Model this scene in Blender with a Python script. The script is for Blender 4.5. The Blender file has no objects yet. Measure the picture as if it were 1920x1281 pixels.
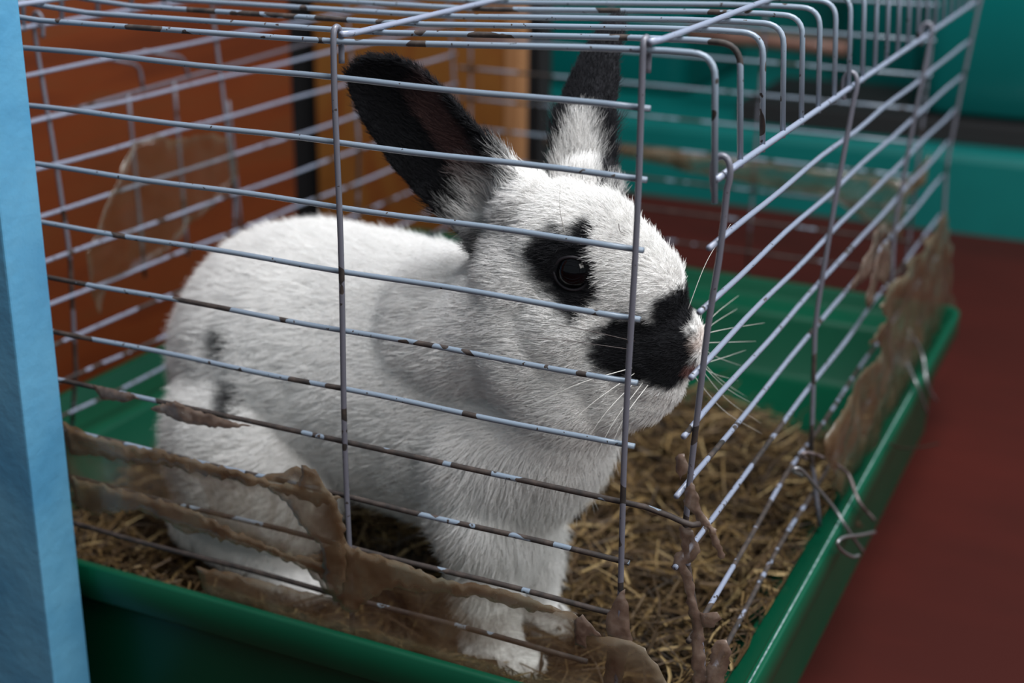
import bpy, bmesh, math, random
import numpy as np
from mathutils import Vector, Matrix, noise
from mathutils.bvhtree import BVHTree
from mathutils.geometry import delaunay_2d_cdt
S = bpy.context.scene
COL = S.collection
R_ = random.Random(7)
NR = np.random.default_rng(7)

# ---------------------------------------------------------------- camera
CW = Vector((.16982, -.55049, .08643))
ROT = np.array([[.903857, .427657, .012354], [-.157862, .306528, .93868], [.397646, -.850383, .344568]])
FPX = 2657.53
cam = bpy.data.objects.new('camera', bpy.data.cameras.new('camera'))
COL.objects.link(cam)
_m = Matrix(ROT.tolist()).transposed().to_4x4(); _m.translation = CW
cam.matrix_world = _m
cam.data.sensor_width = 36; cam.data.lens = FPX*36/1920
cam.data.clip_start = .02; cam.data.clip_end = 50
cam.data.dof.use_dof = True
cam.data.dof.focus_distance = .655
cam.data.dof.aperture_fstop = 6.0
S.camera = cam
S.view_settings.view_transform = 'Standard'; S.view_settings.look = 'None'
S.view_settings.gamma = 1; S.view_settings.use_curve_mapping = False
S.view_settings.exposure = 0.0

# ---------------------------------------------------------------- light
w = bpy.data.worlds.new('world'); S.world = w; w.use_nodes = True
w.node_tree.nodes['Background'].inputs[0].default_value = (.62, .78, .86, 1)
w.node_tree.nodes['Background'].inputs[1].default_value = .36
def area(name, loc, target, size, power, col, sizey=None):
    l = bpy.data.lights.new(name, 'AREA'); l.energy = power; l.color = col
    l.shape = 'RECTANGLE'; l.size = size; l.size_y = sizey or size
    o = bpy.data.objects.new(name, l); COL.objects.link(o); o.location = loc
    d = Vector(target)-Vector(loc); o.rotation_euler = d.to_track_quat('-Z', 'Y').to_euler()
    return o
area('ceiling_lamp', (.25, .02, 1.35), (-.14, .13, -.2), .8, 46, (.95, .97, 1))
area('window_daylight', (1.5, 1.3, 1.1), (-.1, .3, -.2), 1.0, 18, (.86, .93, 1))
area('front_fill', (1.0, -.50, .62), (-.12, .06, -.2), .6, 10, (1, .97, .94))  # added off-frame fill, brightens the face and gives the eye its highlight

# ---------------------------------------------------------------- helpers
def ray(px, py):
    v = np.array([px-960., -(py-640.5), -FPX])/FPX
    return Vector((ROT.T@v).tolist())
def at(px, py, axis, val):
    """point where the sight line through a pixel meets the real plane axis=val"""
    r = ray(px, py); t = (val-CW[axis])/r[axis]
    return CW+r*t
def lin(c):
    c = c/255.
    return c/12.92 if c <= .04045 else ((c+.055)/1.055)**2.4
def rgb(r, g, b): return (lin(r), lin(g), lin(b), 1)

def tag(o, label=None, cat=None, group=None, kind=None):
    if label: o['label'] = label
    if cat: o['category'] = cat
    if group: o['group'] = group
    if kind: o['kind'] = kind
    return o
def empty(name, loc, label, cat, group=None):
    o = bpy.data.objects.new(name, None); COL.objects.link(o); o.location = loc
    o.empty_display_size = .02
    return tag(o, label, cat, group)
def link(name, me, mat=None, parent=None, smooth=True):
    if mat: me.materials.append(mat)
    if smooth and len(me.polygons):
        me.polygons.foreach_set('use_smooth', [True]*len(me.polygons))
    o = bpy.data.objects.new(name, me); COL.objects.link(o)
    if parent:
        o.parent = parent
        o.matrix_parent_inverse = Matrix.Translation(-parent.location)
    return o
def from_data(name, vs, fs, mat=None, parent=None, smooth=True):
    me = bpy.data.meshes.new(name); me.from_pydata([tuple(v) for v in vs], [], fs); me.update()
    return link(name, me, mat, parent, smooth)

# ---------------------------------------------------------------- materials
def mat(name, base, rough=.5, spec=.5, metal=0., coat=0.):
    m = bpy.data.materials.new(name); m.use_nodes = True
    b = m.node_tree.nodes['Principled BSDF']
    b.inputs['Base Color'].default_value = base
    b.inputs['Roughness'].default_value = rough
    b.inputs['Specular IOR Level'].default_value = spec
    b.inputs['Metallic'].default_value = metal
    b.inputs['Coat Weight'].default_value = coat
    return m, m.node_tree, b
def node(nt, t, **kw):
    n = nt.nodes.new(t)
    for k, v in kw.items():
        if k in n.inputs: n.inputs[k].default_value = v
        else: setattr(n, k, v)
    return n
def L(nt, a, b): nt.links.new(a, b)
def ramp(nt, fac, stops, interp='LINEAR'):
    r = nt.nodes.new('ShaderNodeValToRGB'); r.color_ramp.interpolation = interp
    el = r.color_ramp.elements
    while len(el) < len(stops): el.new(.5)
    for e, (p, c) in zip(el, stops): e.position = p; e.color = c
    L(nt, fac, r.inputs[0]); return r
def noisy(name, c1, c2, scale=8, rough=.5, bump=.0, detail=6, stretch=(1, 1, 1), lo=.35, hi=.65, spec=.5, coat=0., bscale=None):
    m, nt, b = mat(name, c1, rough, spec, 0, coat)
    g = node(nt, 'ShaderNodeNewGeometry'); mp = node(nt, 'ShaderNodeMapping'); mp.inputs['Scale'].default_value = stretch
    L(nt, g.outputs['Position'], mp.inputs[0])
    n = node(nt, 'ShaderNodeTexNoise', Scale=scale, Detail=detail); L(nt, mp.outputs[0], n.inputs['Vector'])
    r = ramp(nt, n.outputs['Fac'], [(lo, c1), (hi, c2)]); L(nt, r.outputs[0], b.inputs['Base Color'])
    if bump:
        n2 = node(nt, 'ShaderNodeTexNoise', Scale=bscale or scale*3, Detail=4); L(nt, mp.outputs[0], n2.inputs['Vector'])
        bp = node(nt, 'ShaderNodeBump', Strength=bump, Distance=.002); L(nt, n2.outputs['Fac'], bp.inputs['Height']); L(nt, bp.outputs[0], b.inputs['Normal'])
    return m

def wire_mat(name, paint, axis, lo, hi, speck=.63, seed=0., rough=.32):
    """painted steel wire, the paint flaked off in rusty lengths; wear grows towards the ground"""
    m, nt, b = mat(name, paint, rough, .6)
    g = node(nt, 'ShaderNodeNewGeometry')
    sc = [26, 26, 26]; sc[axis] = 30
    mp = node(nt, 'ShaderNodeMapping'); mp.inputs['Scale'].default_value = sc; mp.inputs['Location'].default_value = (seed, seed*.7, seed*1.3)
    L(nt, g.outputs['Position'], mp.inputs[0])
    n = node(nt, 'ShaderNodeTexNoise', Scale=1., Detail=2.5, Roughness=.62); L(nt, mp.outputs[0], n.inputs['Vector'])
    sx = node(nt, 'ShaderNodeSeparateXYZ'); L(nt, g.outputs['Position'], sx.inputs[0])
    mr = node(nt, 'ShaderNodeMapRange'); mr.inputs['From Min'].default_value = -.30; mr.inputs['From Max'].default_value = -.03
    mr.inputs['To Min'].default_value = hi; mr.inputs['To Max'].default_value = lo; mr.clamp = True
    L(nt, sx.outputs[2], mr.inputs['Value'])
    ad = node(nt, 'ShaderNodeMath', operation='ADD'); L(nt, n.outputs['Fac'], ad.inputs[0]); L(nt, mr.outputs[0], ad.inputs[1])
    f1 = ramp(nt, ad.outputs[0], [(0, (0, 0, 0, 1)), (.60, (1, 1, 1, 1))], 'CONSTANT')
    n2 = node(nt, 'ShaderNodeTexNoise', Scale=330., Detail=1.5); L(nt, g.outputs['Position'], n2.inputs['Vector'])
    mu = node(nt, 'ShaderNodeMath', operation='MULTIPLY_ADD'); L(nt, mr.outputs[0], mu.inputs[0]); mu.inputs[1].default_value = .28; L(nt, n2.outputs['Fac'], mu.inputs[2])
    f2 = ramp(nt, mu.outputs[0], [(0, (0, 0, 0, 1)), (speck+.07, (1, 1, 1, 1))], 'CONSTANT')
    mx = node(nt, 'ShaderNodeMath', operation='MAXIMUM'); L(nt, f1.outputs[0], mx.inputs[0]); L(nt, f2.outputs[0], mx.inputs[1])
    n3 = node(nt, 'ShaderNodeTexNoise', Scale=160., Detail=4); L(nt, g.outputs['Position'], n3.inputs['Vector'])
    rc = ramp(nt, n3.outputs['Fac'], [(.3, rgb(24, 19, 18)), (.5, rgb(46, 36, 32)), (.7, rgb(70, 58, 52))])
    mc = node(nt, 'ShaderNodeMix', data_type='RGBA'); L(nt, mx.outputs[0], mc.inputs[0])
    mc.inputs[6].default_value = paint; L(nt, rc.outputs[0], mc.inputs[7]); L(nt, mc.outputs[2], b.inputs['Base Color'])
    rr = node(nt, 'ShaderNodeMapRange'); rr.inputs['To Min'].default_value = rough; rr.inputs['To Max'].default_value = .75; L(nt, mx.outputs[0], rr.inputs['Value']); L(nt, rr.outputs[0], b.inputs['Roughness'])
    bp = node(nt, 'ShaderNodeBump', Strength=.5, Distance=.0004); bp.invert = True; L(nt, mx.outputs[0], bp.inputs['Height']); L(nt, bp.outputs[0], b.inputs['Normal'])
    return m
PAINT = rgb(120, 132, 146)
W_X = wire_mat('wire_paint_lengthwise', PAINT, 0, -.13, .225)
W_ROOF = wire_mat('wire_paint_roof', PAINT, 0, .00, .10, seed=4.2)
W_Y = wire_mat('wire_paint_depthwise', rgb(128, 134, 152), 1, -.20, .15, speck=.60, seed=2.)
W_Z = wire_mat('wire_paint_upright', rgb(100, 100, 110), 2, -.12, .12, seed=9.)
STEEL = mat('bare_wire', rgb(140, 138, 140), .35, .5, .7)[0]
RUSTW = noisy('rusty_wire', rgb(60, 46, 42), rgb(120, 108, 108), 90, .5)

TRAY = noisy('green_plastic', rgb(0, 60, 40), rgb(2, 68, 46), 6, .36, .04, spec=.3)
FLOOR = noisy('red_floor', rgb(52, 15, 10), rgb(64, 19, 13), 3, .6, .03, stretch=(1, 2, 1), spec=.15)
TEAL = noisy('teal_paint', rgb(0, 92, 88), rgb(2, 104, 99), 5, .4, .05)
TEALP = noisy('teal_plastic', rgb(0, 98, 96), rgb(4, 108, 104), 3, .3, .0)
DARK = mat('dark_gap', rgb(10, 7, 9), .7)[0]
BLUE = noisy('blue_paint', rgb(72, 134, 170), rgb(92, 152, 184), 18, .45, .25, bscale=120)
def wood(name, a, b_, c, sc=(1.2, 1.2, 9)):
    m, nt, b = mat(name, a, .55, .3)
    g = node(nt, 'ShaderNodeNewGeometry'); mp = node(nt, 'ShaderNodeMapping'); mp.inputs['Scale'].default_value = sc
    L(nt, g.outputs['Position'], mp.inputs[0])
    n = node(nt, 'ShaderNodeTexNoise', Scale=3.2, Detail=6, Distortion=.8); L(nt, mp.outputs[0], n.inputs['Vector'])
    r = ramp(nt, n.outputs['Fac'], [(.3, a), (.5, b_), (.72, c)]); L(nt, r.outputs[0], b.inputs['Base Color'])
    return m
WOOD = wood('orange_varnished_board', rgb(84, 34, 8), rgb(98, 42, 11), rgb(92, 46, 18))
WOOD2 = wood('ochre_board', rgb(112, 66, 24), rgb(126, 80, 34), rgb(112, 56, 22), (6, 3, 1.5))
PALE = mat('lit_board_edge', rgb(150, 104, 66), .6)[0]  # lit edge of the ochre board, its brightness put into the colour

# ---------------------------------------------------------------- tubes
def tube_data(pts, r, n=8, cap=True, radii=None):
    pts = [Vector(p) for p in pts]; vs = []; fs = []
    t0 = (pts[1]-pts[0]).normalized()
    u = t0.orthogonal().normalized()
    for i, p in enumerate(pts):
        a = pts[max(i-1, 0)]; b = pts[min(i+1, len(pts)-1)]
        t = (b-a).normalized()
        u = (u-t*u.dot(t)).normalized(); v = t.cross(u)
        rr = radii[i] if radii else r
        for k in range(n):
            an = 2*math.pi*k/n
            vs.append(p+(u*math.cos(an)+v*math.sin(an))*rr)
    for i in range(len(pts)-1):
        for k in range(n):
            k2 = (k+1) % n
            fs.append((i*n+k, i*n+k2, (i+1)*n+k2, (i+1)*n+k))
    if cap:
        fs.append(tuple(range(n-1, -1, -1))); fs.append(tuple(range((len(pts)-1)*n, len(pts)*n)))
    return vs, fs
def tube(name, pts, r, m, parent=None, n=8, radii=None):
    vs, fs = tube_data(pts, r, n, True, radii)
    return from_data(name, vs, fs, m, parent)
def catmull(pts, k=8):
    P = [Vector(p) for p in pts]; out = []
    Q = [P[0]*2-P[1]]+P+[P[-1]*2-P[-2]]
    for i in range(1, len(Q)-2):
        for j in range(k):
            t = j/k; a, b, c, d = Q[i-1], Q[i], Q[i+1], Q[i+2]
            out.append(.5*((2*b)+(c-a)*t+(2*a-5*b+4*c-d)*t*t+(3*b-a-3*c+d)*t**3))
    out.append(P[-1]); return out
def fillet(pts, rad, k=6):
    """polyline with rounded corners"""
    P = [Vector(p) for p in pts]; out = [P[0]]
    for i in range(1, len(P)-1):
        a = (P[i-1]-P[i]); b = (P[i+1]-P[i]); d = min(rad, a.length*.49, b.length*.49)
        A = P[i]+a.normalized()*d; B = P[i]+b.normalized()*d
        for j in range(k+1):
            t = j/k; out.append(A*(1-t)**2+P[i]*2*t*(1-t)+B*t*t)
    out.append(P[-1]); return out
def box_bm(bm, x0, x1, y0, y1, z0, z1, bev=0.):
    r = bmesh.ops.create_cube(bm, size=1.)
    for v in r['verts']:
        v.co = Vector(((x0+x1)/2+v.co.x*(x1-x0), (y0+y1)/2+v.co.y*(y1-y0), (z0+z1)/2+v.co.z*(z1-z0)))
    if bev:
        es = list({e for v in r['verts'] for e in v.link_edges})
        bmesh.ops.bevel(bm, geom=es, offset=bev, segments=2, affect='EDGES', profile=.6)
def box(name, x0, x1, y0, y1, z0, z1, m, parent=None, bev=.002):
    bm = bmesh.new(); box_bm(bm, x0, x1, y0, y1, z0, z1, bev)
    me = bpy.data.meshes.new(name); bm.to_mesh(me); bm.free()
    return link(name, me, m, parent, False)

# ---------------------------------------------------------------- setting
FZ = -.420
bm = bmesh.new(); box_bm(bm, -3, 3, -2.2, 1.36, FZ-.05, FZ)
me = bpy.data.meshes.new('floor'); bm.to_mesh(me); bm.free()
tag(link('floor', me, FLOOR, None, False), kind='structure')
tag(box('wall_back', -3, 3, 2.05, 2.15, FZ-.02, 2.2, TEAL), kind='structure')
# painted ledge along the wall
tag(box('trim_1', -3, 3, 1.35, 2.06, FZ-.05, FZ+.108, TEAL, bev=.012), kind='structure')

# ---------------------------------------------------------------- tray
TX0, TX1, TY0, TY1 = -.535, .0275, -.013, .690
prof = [  # inset, z : from the outside skirt over the rim, down to the ledge and the well
    (.022, -.420), (.016, -.345), (.013, -.334), (.010, -.333), (.001, -.332), (.0, -.3305), (.0, -.3115), (.0012, -.310), (.0045, -.310), (.0058, -.3112),
    (.0075, -.3225), (.0105, -.3255), (.037, -.3275), (.0400, -.3290), (.0425, -.3330), (.052, -.378), (.060, -.383)]
def ring(ins, z, n=6):
    pts = []
    x0, x1, y0, y1 = TX0+ins, TX1-(ins if ins < .0106 else .0105+(ins-.0105)*.45), TY0+(ins if ins < .0106 else .0105+(ins-.0105)*.45), TY1-ins
    r = max(.004, .016-ins*.2+.0)
    for cx, cy, a0 in ((x1-r, y0+r, -90), (x1-r, y1-r, 0), (x0+r, y1-r, 90), (x0+r, y0+r, 180)):
        for k in range(n+1):
            a = math.radians(a0+90*k/n); pts.append(Vector((cx+r*math.cos(a), cy+r*math.sin(a), z)))
    return pts
rings = [ring(*p) for p in prof]; n_ = len(rings[0]); vs = [p for r in rings for p in r]; fs = []
for i in range(len(rings)-1):
    for k in range(n_):
        k2 = (k+1) % n_; fs.append((i*n_+k, i*n_+k2, (i+1)*n_+k2, (i+1)*n_+k))
fs.append(tuple(range((len(rings)-1)*n_, len(rings)*n_)))
tray = empty('plastic_tray', (-.254, .339, FZ), 'green plastic tray with raised rim under the wire cage', 'tray')
tb = from_data('tray_body', vs, fs, TRAY, tray)
# narrow groove line moulded along the top of the right rim
GROOVE = noisy('groove_dirt', rgb(70, 96, 92), rgb(120, 140, 138), 300, .6)
tube('rim_groove', [(TX1-.003, TY0+.02+.66*k/30, -.3100) for k in range(22)], .0006, GROOVE, tray, 5)

# ---------------------------------------------------------------- cage
cage = empty('wire_cage', (-.25, .35, -.323), 'grey painted wire cage with rusty bars standing in the green tray', 'cage')
WR = .00142
WX0 = -.490
DEP = .715
def sag(x):
    xs = [-.5, -.46, -.36, -.177, -.03, .01]; zz = [0, -.001, -.010, -.0078, 0, 0]
    return float(np.interp(x, xs, zz))
zf = [-.0242, -.0539, -.0845, -.1159, -.1460, -.1769, -.2053, -.2356, -.2642, -.294]
VX = [-.0292, -.1765, -.325, -.473]
# front door bars
for i, z in enumerate(zf):
    x1 = -.0262
    pts = [(WX0+.006+(x1-WX0-.006)*k/24, 0, z+.0004*math.sin(k*.9+i)) for k in range(25)]
    if i == 6:   # this bar runs on to the corner and curls round it
        pts = [(WX0+.006+(-.02-WX0-.006)*k/24, 0, z) for k in range(25)]+[(-.008, -.001, z-.0012), (-.001, -.0022, z-.0022), (.0035, -.0018, z-.003), (.006, .001, z-.003)]
    if i == 9: pts = pts[:-1]
    tube('horizontal_wire', pts, WR, W_X, cage)
def hook_front(x, ys, y, roofz, hh=.0046):
    s = ys
    return [(x, y-s*.0032, roofz-.0035), (x, y-s*.0030, roofz+.0015), (x, y-s*.0020, roofz+hh*.85), (x, y+s*.0004, roofz+hh), (x, y+s*.0028, roofz+hh*.6), (x, y+s*.0034, roofz-.002), (x, y+s*.0034, roofz-.010)]
for j, x in enumerate(VX[:2]):
    rz = sag(x)
    low = [(x+.0006*math.sin(k*.7+j), -.0030, -.322+(rz-.0035+.322)*k/14) for k in range(14)]
    up = catmull(hook_front(x, 1, 0, rz, .0066 if j else .0046), 4)
    tube('vertical_wire', low+up, WR*1.03, W_Z, cage)
# back panel
for i in range(10):
    z = -.026-.0298*i
    tube('horizontal_wire', [(WX0+.006+(-.026-WX0-.006)*k/8, DEP, z) for k in range(9)], WR, W_X, cage)
for x in VX:
    tube('vertical_wire', [(x, DEP+.003, -.322+(.324)*k/6) for k in range(7)]+[(x, DEP+.001, .0045), (x, DEP-.003, .002), (x, DEP-.003, -.010)], WR, W_Z, cage)
# roof bars, bent down at both ends on to the side rails
NROOF = 21
SPY = .03453
for k in range(NROOF):
    y = SPY*k if k < NROOF-1 else DEP
    hz = [(x, y, sag(x)) for x in np.linspace(WX0+.02, -.02, 16)]
    zend = -.0605 if k == 0 else -.0525
    pts = [(WX0-.005, y, -.0415), (WX0-.001, y, 0)]+hz+[(.0002, y, 0), (.0038, y, zend)]
    P = [Vector(p) for p in pts]
    left = fillet([P[0], P[1], P[2]], .009)[:-1]; right = fillet([P[-3], P[-2], P[-1]], .0095)[1:]
    tube('roof_wire', left+P[2:-2]+right, WR, W_ROOF, cage)
for j, x in enumerate([-.0262, -.1735, -.379, -.470]):
    z = sag(x)+.0028
    tube('roof_crossbar', [(x, -.0035 if j == 0 else -.001, z+.0008)]+[(x+.0003*math.sin(k), .01+DEP*k/24, z) for k in range(24)], WR*1.05, W_Y, cage)
# side rails
for xr, sgn in ((.0042, 1), (WX0-.005, -1)):
    tube('side_rail', [(xr, -.001 + (DEP+.004)*k/24, -.0502 if sgn > 0 else -.0395) for k in range(25)], WR*1.1, W_Y, cage)
# side panels
LEANZ = [-.34, -.30, -.27, -.25, -.22, -.18, -.115, -.08, -.05]
LEANX = [.012, .010, .006, .001, -.005, -.0035, .0, .0035, .0045]
def lean(z, y):
    a = float(np.interp(z, LEANZ, LEANX))
    if y > .05: a = float(np.interp(z, [-.33, -.275, -.19, -.1167, -.049], [.010, -.001, -.006, -.001, .0050]))
    return a
zr = [-.0795, -.1085, -.1380, -.1665, -.1965, -.2315, -.2680, -.300]
HY = [.0067, .244, .481, .712]; HYL = [.0067, .150, .336, .524, .712]
zl = [-.068, -.0975, -.1275, -.1575, -.1875, -.2175, -.2475, -.2775, -.305]
for xr, sg, z, i in [(0, 1, z, i) for i, z in enumerate(zr)]+[(WX0, -1, z, i) for i, z in enumerate(zl)]:
    if 1:
        ys = np.linspace(-.0015, DEP-.001, 26)
        pts = []
        for k, y in enumerate(ys):
            wv = min(1, y/.2)
            lx = lean(z, 0)*(1-wv)+lean(z, 1)*wv
            pts.append((xr+sg*(lx-.0004)+.0004*math.sin(k*.8+i), y, z-.004*(y/.7)+.0004*math.sin(k*1.1+i*2)))
        tube('horizontal_wire', pts, WR*.98, W_Y, cage)
for xr, sg, y in [(0, 1, y) for y in HY]+[(WX0, -1, y) for y in HYL]:
    if 1:
        dz = 0 if sg > 0 else .0107
        zz = np.linspace(-.322, -.056, 18)
        low = [(xr+sg*(lean(z, y)+.0024), y, z) for z in zz]
        x0 = xr+sg*.0042
        up = [(x0+sg*.0032, y, -.0525+dz), (x0+sg*.0034, y, -.0475+dz), (x0+sg*.0020, y, -.0432+dz), (x0-sg*.0008, y, -.0420+dz), (x0-sg*.0036, y, -.0446+dz), (x0-sg*.0040, y, -.050+dz), (x0-sg*.0030, y, -.0575+dz)]
        tube('vertical_wire', low+catmull(up, 4), WR*1.03, W_Z, cage)

# ---------------------------------------------------------------- rabbit
def nz(P, s, seed=0):
    """cheap smooth noise, -1..1"""
    rg = np.random.default_rng(seed); o = np.zeros(len(P))
    for i in range(8):
        d = rg.normal(size=3); d /= np.linalg.norm(d); o += np.sin(P@d*s*(1+.35*i)+rg.uniform(0, 6.28))
    return o/4.
rab = bmesh.new()
def ell(c, r, rot=None, seg=20):
    bmesh.ops.create_uvsphere(rab, u_segments=seg, v_segments=seg//2+2, radius=1.,
        matrix=Matrix.Translation(Vector(c)) @ (rot or Matrix()) @ Matrix.Diagonal((r[0], r[1], r[2], 1)))
def chain(keys, n=14, seg=20):
    """keys: (x,y,z, rx,ry,rz) interpolated as overlapping ellipsoids"""
    K = np.array(keys, float); t = np.linspace(0, len(K)-1, n)
    for a in t:
        v = [np.interp(a, range(len(K)), K[:, i]) for i in range(6)]
        ell(v[:3], v[3:], seg=seg)
def pt(px, py, y): return tuple(at(px, py, 1, y))
# trunk
chain([(-.334, .135, -.232, .044, .050, .060), (-.308, .135, -.226, .060, .066, .079), (-.278, .132, -.221, .066, .070, .081),
       (-.240, .128, -.219, .066, .068, .079), (-.195, .118, -.218, .058, .062, .079), (-.165, .106, -.222, .048, .054, .074), (-.138, .095, -.238, .038, .046, .058)], 22, 28)
# haunch
chain([(-.322, .085, -.270, .034, .030, .050), (-.296, .078, -.272, .050, .032, .056), (-.275, .078, -.285, .040, .026, .044)], 7)
chain([(-.330, .175, -.270, .034, .030, .052), (-.290, .180, -.275, .045, .030, .050)], 5)
# hind feet
for yy in (.066, .190):
    chain([(-.335, yy+.008, -.322, .018, .014, .017), (-.300, yy+.004, -.334, .018, .012, .012), (-.262, yy, -.338, .016, .012, .011), (-.245, yy-.002, -.339, .013, .0115, .010)], 12, 14)
# chest, dewlap and neck
chain([(-.135, .088, -.235, .046, .046, .055), (-.105, .080, -.215, .036, .038, .042), (-.090, .076, -.190, .030, .034, .034)], 10)
chain([(-.172, .098, -.178, .036, .042, .045), (-.135, .080, -.165, .034, .036, .042), (-.110, .070, -.150, .030, .034, .040)], 8)
ell((-.132, .080, -.268), (.030, .040, .042))
# fore legs
chain([(-.144, .068, -.262, .024, .020, .034), (-.131, .062, -.292, .0185, .0160, .020), (-.127, .059, -.318, .0150, .0145, .016), (-.123, .057, -.336, .0160, .0150, .011)], 16, 14)
chain([(-.128, .056, -.338, .015, .0145, .0105), (-.112, .052, -.341, .0140, .0130, .0095), (-.104, .050, -.342, .010, .0110, .0085)], 8, 14)
chain([(-.130, .108, -.262, .020, .018, .030), (-.1195, .104, -.290, .0130, .0140, .020), (-.1180, .102, -.318, .0120, .0125, .016), (-.117, .100, -.336, .0130, .013, .011)], 16, 14)
chain([(-.117, .100, -.339, .0135, .013, .010), (-.104, .096, -.342, .0120, .0120, .009)], 6, 14)
for yy, xx in ((.059, -.100), (.052, -.0975), (.045, -.0995), (.040, -.104)):
    ell((xx, yy, -.3435), (.0075, .0042, .0065), seg=10)
# head
HYC = .066
def H(px, py, dy=0.): return pt(px, py, HYC+dy)
def he(px, py, rx, ry, rz, dy=0.): ell(H(px, py, dy), (rx, ry, rz), seg=24)
he(1055, 460, .0300, .0270, .0300)           # cranium
he(1105, 480, .0300, .0255, .0310)           # forehead
he(1000, 520, .0300, .0290, .0330)
he(1155, 520, .0265, .0215, .0290)           # bridge
he(1200, 560, .0230, .0195, .0290)
he(1075, 600, .0340, .0320, .0360)           # cheek
he(1010, 640, .0330, .0320, .0400)
he(1130, 650, .0290, .0270, .0300)
he(1190, 650, .0250, .0240, .0250)           # muzzle
he(1240, 645, .0185, .0200, .0230)
he(1270, 640, .0125, .0140, .0180)
he(1288, 655, .0085, .0105, .0130)
he(1225, 690, .0170, .0190, .0165, -.002)    # whisker pad
he(1200, 735, .0180, .0170, .0130)           # chin and jaw
he(1140, 720, .0240, .0220, .0240)
he(1245, 725, .0100, .0110, .0090)
he(1060, 720, .0330, .0300, .0330)
# ears : pairs of outline points, then a cupped leaf between them
def ear(pairs, yb, yt, cup, thick, n=22, m=14):
    A = catmull([at(a[0], a[1], 1, yb+(yt-yb)*t) for t, a, b in pairs], 5)
    B = catmull([at(b[0], b[1], 1, yb+(yt-yb)*t) for t, a, b in pairs], 5)
    vs = []; nn = len(A)
    axis = ((A[-1]+B[-1])-(A[0]+B[0])).normalized()
    for side in (0, 1):
        for i in range(nn):
            wv = B[i]-A[i]; N = wv.cross(axis).normalized()
            if N.y > 0: N = -N
            wl = wv.length
            for j in range(m+1):
                s = j/m*2-1
                p = (A[i]+B[i])/2+wv*.5*s
                d = cup*wl*(1-s*s)
                th = thick*(1-.55*s*s)*(.6+.4*(1-i/nn))
                vs.append(p-N*d+N*(th/2 if side == 0 else -th/2))
    fs = []; M = m+1
    for i in range(nn-1):
        for j in range(m):
            a = i*M+j
            fs.append((a, a+1, a+M+1, a+M)); o = nn*M
            fs.append((o+a, o+a+M, o+a+M+1, o+a+1))
        fs.append((i*M, (i+1)*M, nn*M+(i+1)*M, nn*M+i*M)); e = i*M+m
        fs.append((e, nn*M+e, nn*M+e+M, e+M))
    fs.append(tuple(list(range(0, M))[::-1]+[nn*M+k for k in range(M)]))
    q = (nn-1)*M
    fs.append(tuple([q+k for k in range(M)]+[nn*M+q+k for k in range(M)][::-1]))
    bv = [rab.verts.new(v) for v in vs]
    for f in fs: rab.faces.new([bv[k] for k in f])
    return (A[0]+B[0])/2, (A[-1]+B[-1])/2
E1 = [(0, (890, 480), (1010, 400)), (.2, (832, 418), (968, 312)), (.4, (762, 350), (908, 252)), (.6, (704, 272), (852, 186)), (.8, (660, 196), (785, 124)), (.93, (643, 148), (725, 101)), (1, (655, 118), (682, 104))]
ea0, ea1 = ear(E1, .058, .050, .17, .0052)
E2 = [(0, (1045, 420), (1158, 430)), (.2, (1036, 315), (1154, 320)), (.4, (1040, 225), (1158, 230)), (.6, (1064, 155), (1162, 155)), (.8, (1096, 92), (1170, 90)), (.93, (1126, 50), (1178, 48)), (1, (1150, 28), (1170, 26))]
eb0, eb1 = ear(E2, .092, .125, -.22, .0056)
ell(H(985, 395, -.002), (.017, .015, .020)); ell(H(1100, 375, .022), (.016, .014, .020))
bmesh.ops.recalc_face_normals(rab, faces=rab.faces)
me = bpy.data.meshes.new('tmp'); rab.to_mesh(me); rab.free()
tmp = bpy.data.objects.new('tmp', me); COL.objects.link(tmp)
md = tmp.modifiers.new('r', 'REMESH'); md.mode = 'VOXEL'; md.voxel_size = .0018
md = tmp.modifiers.new('s', 'SMOOTH'); md.factor = .5; md.iterations = 9
dg = bpy.context.evaluated_depsgraph_get()
body_me = bpy.data.meshes.new_from_object(tmp.evaluated_get(dg), depsgraph=dg)
bpy.data.objects.remove(tmp); bpy.data.meshes.remove(me)
body_me.name = 'rabbit_body'
nv = len(body_me.vertices)
V = np.empty(nv*3); body_me.vertices.foreach_get('co', V); V = V.reshape(-1, 3)
bvh = BVHTree.FromPolygons([tuple(v) for v in V], [tuple(p.vertices) for p in body_me.polygons])
def hit(px, py):
    r = ray(px, py).normalized(); loc, nrm, _, _ = bvh.ray_cast(CW, r)
    if loc is None: loc = at(px, py, 1, .06); nrm = Vector((0, -1, 0))
    return loc, nrm
# coat: colour fixed to the animal
def blob(P, c, r, amp=.25, fr=260, seed=0, soft=.18):
    d = np.sqrt((((P-np.array(c))/np.array(r))**2).sum(1))
    d = d+nz(P, fr, seed)*amp*.5+nz(P, fr*3, seed+50)*amp*.25
    return np.clip((1+soft-d)/(2*soft), 0, 1)
WHITE = np.array([.86, .84, .82]); BLACK = np.array([.012, .012, .014]); GREY = np.array([.20, .19, .19]); PINK = np.array([.13, .07, .065])
eye_c, eye_n = hit(1073, 513)
def earT(P, a, b):
    a = np.array(a); b = np.array(b); ax = b-a; l = np.linalg.norm(ax); ax /= l
    t = ((P-a)@ax)/l; d = np.linalg.norm((P-a)-np.outer((P-a)@ax, ax), axis=1)
    return t, d
axis1 = np.array((ea1-ea0).normalized())
w1 = np.array((at(908, 252, 1, .055)-at(762, 350, 1, .055)).normalized())
def ear1mask(P):
    t, d = earT(P, ea0, ea1)
    return (t > .0) & (P[:, 2] > -.150+.0) & (d < .032) & (P[:, 1] < .082) & (((P-np.array(ea0))@axis1) > .016)
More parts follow.
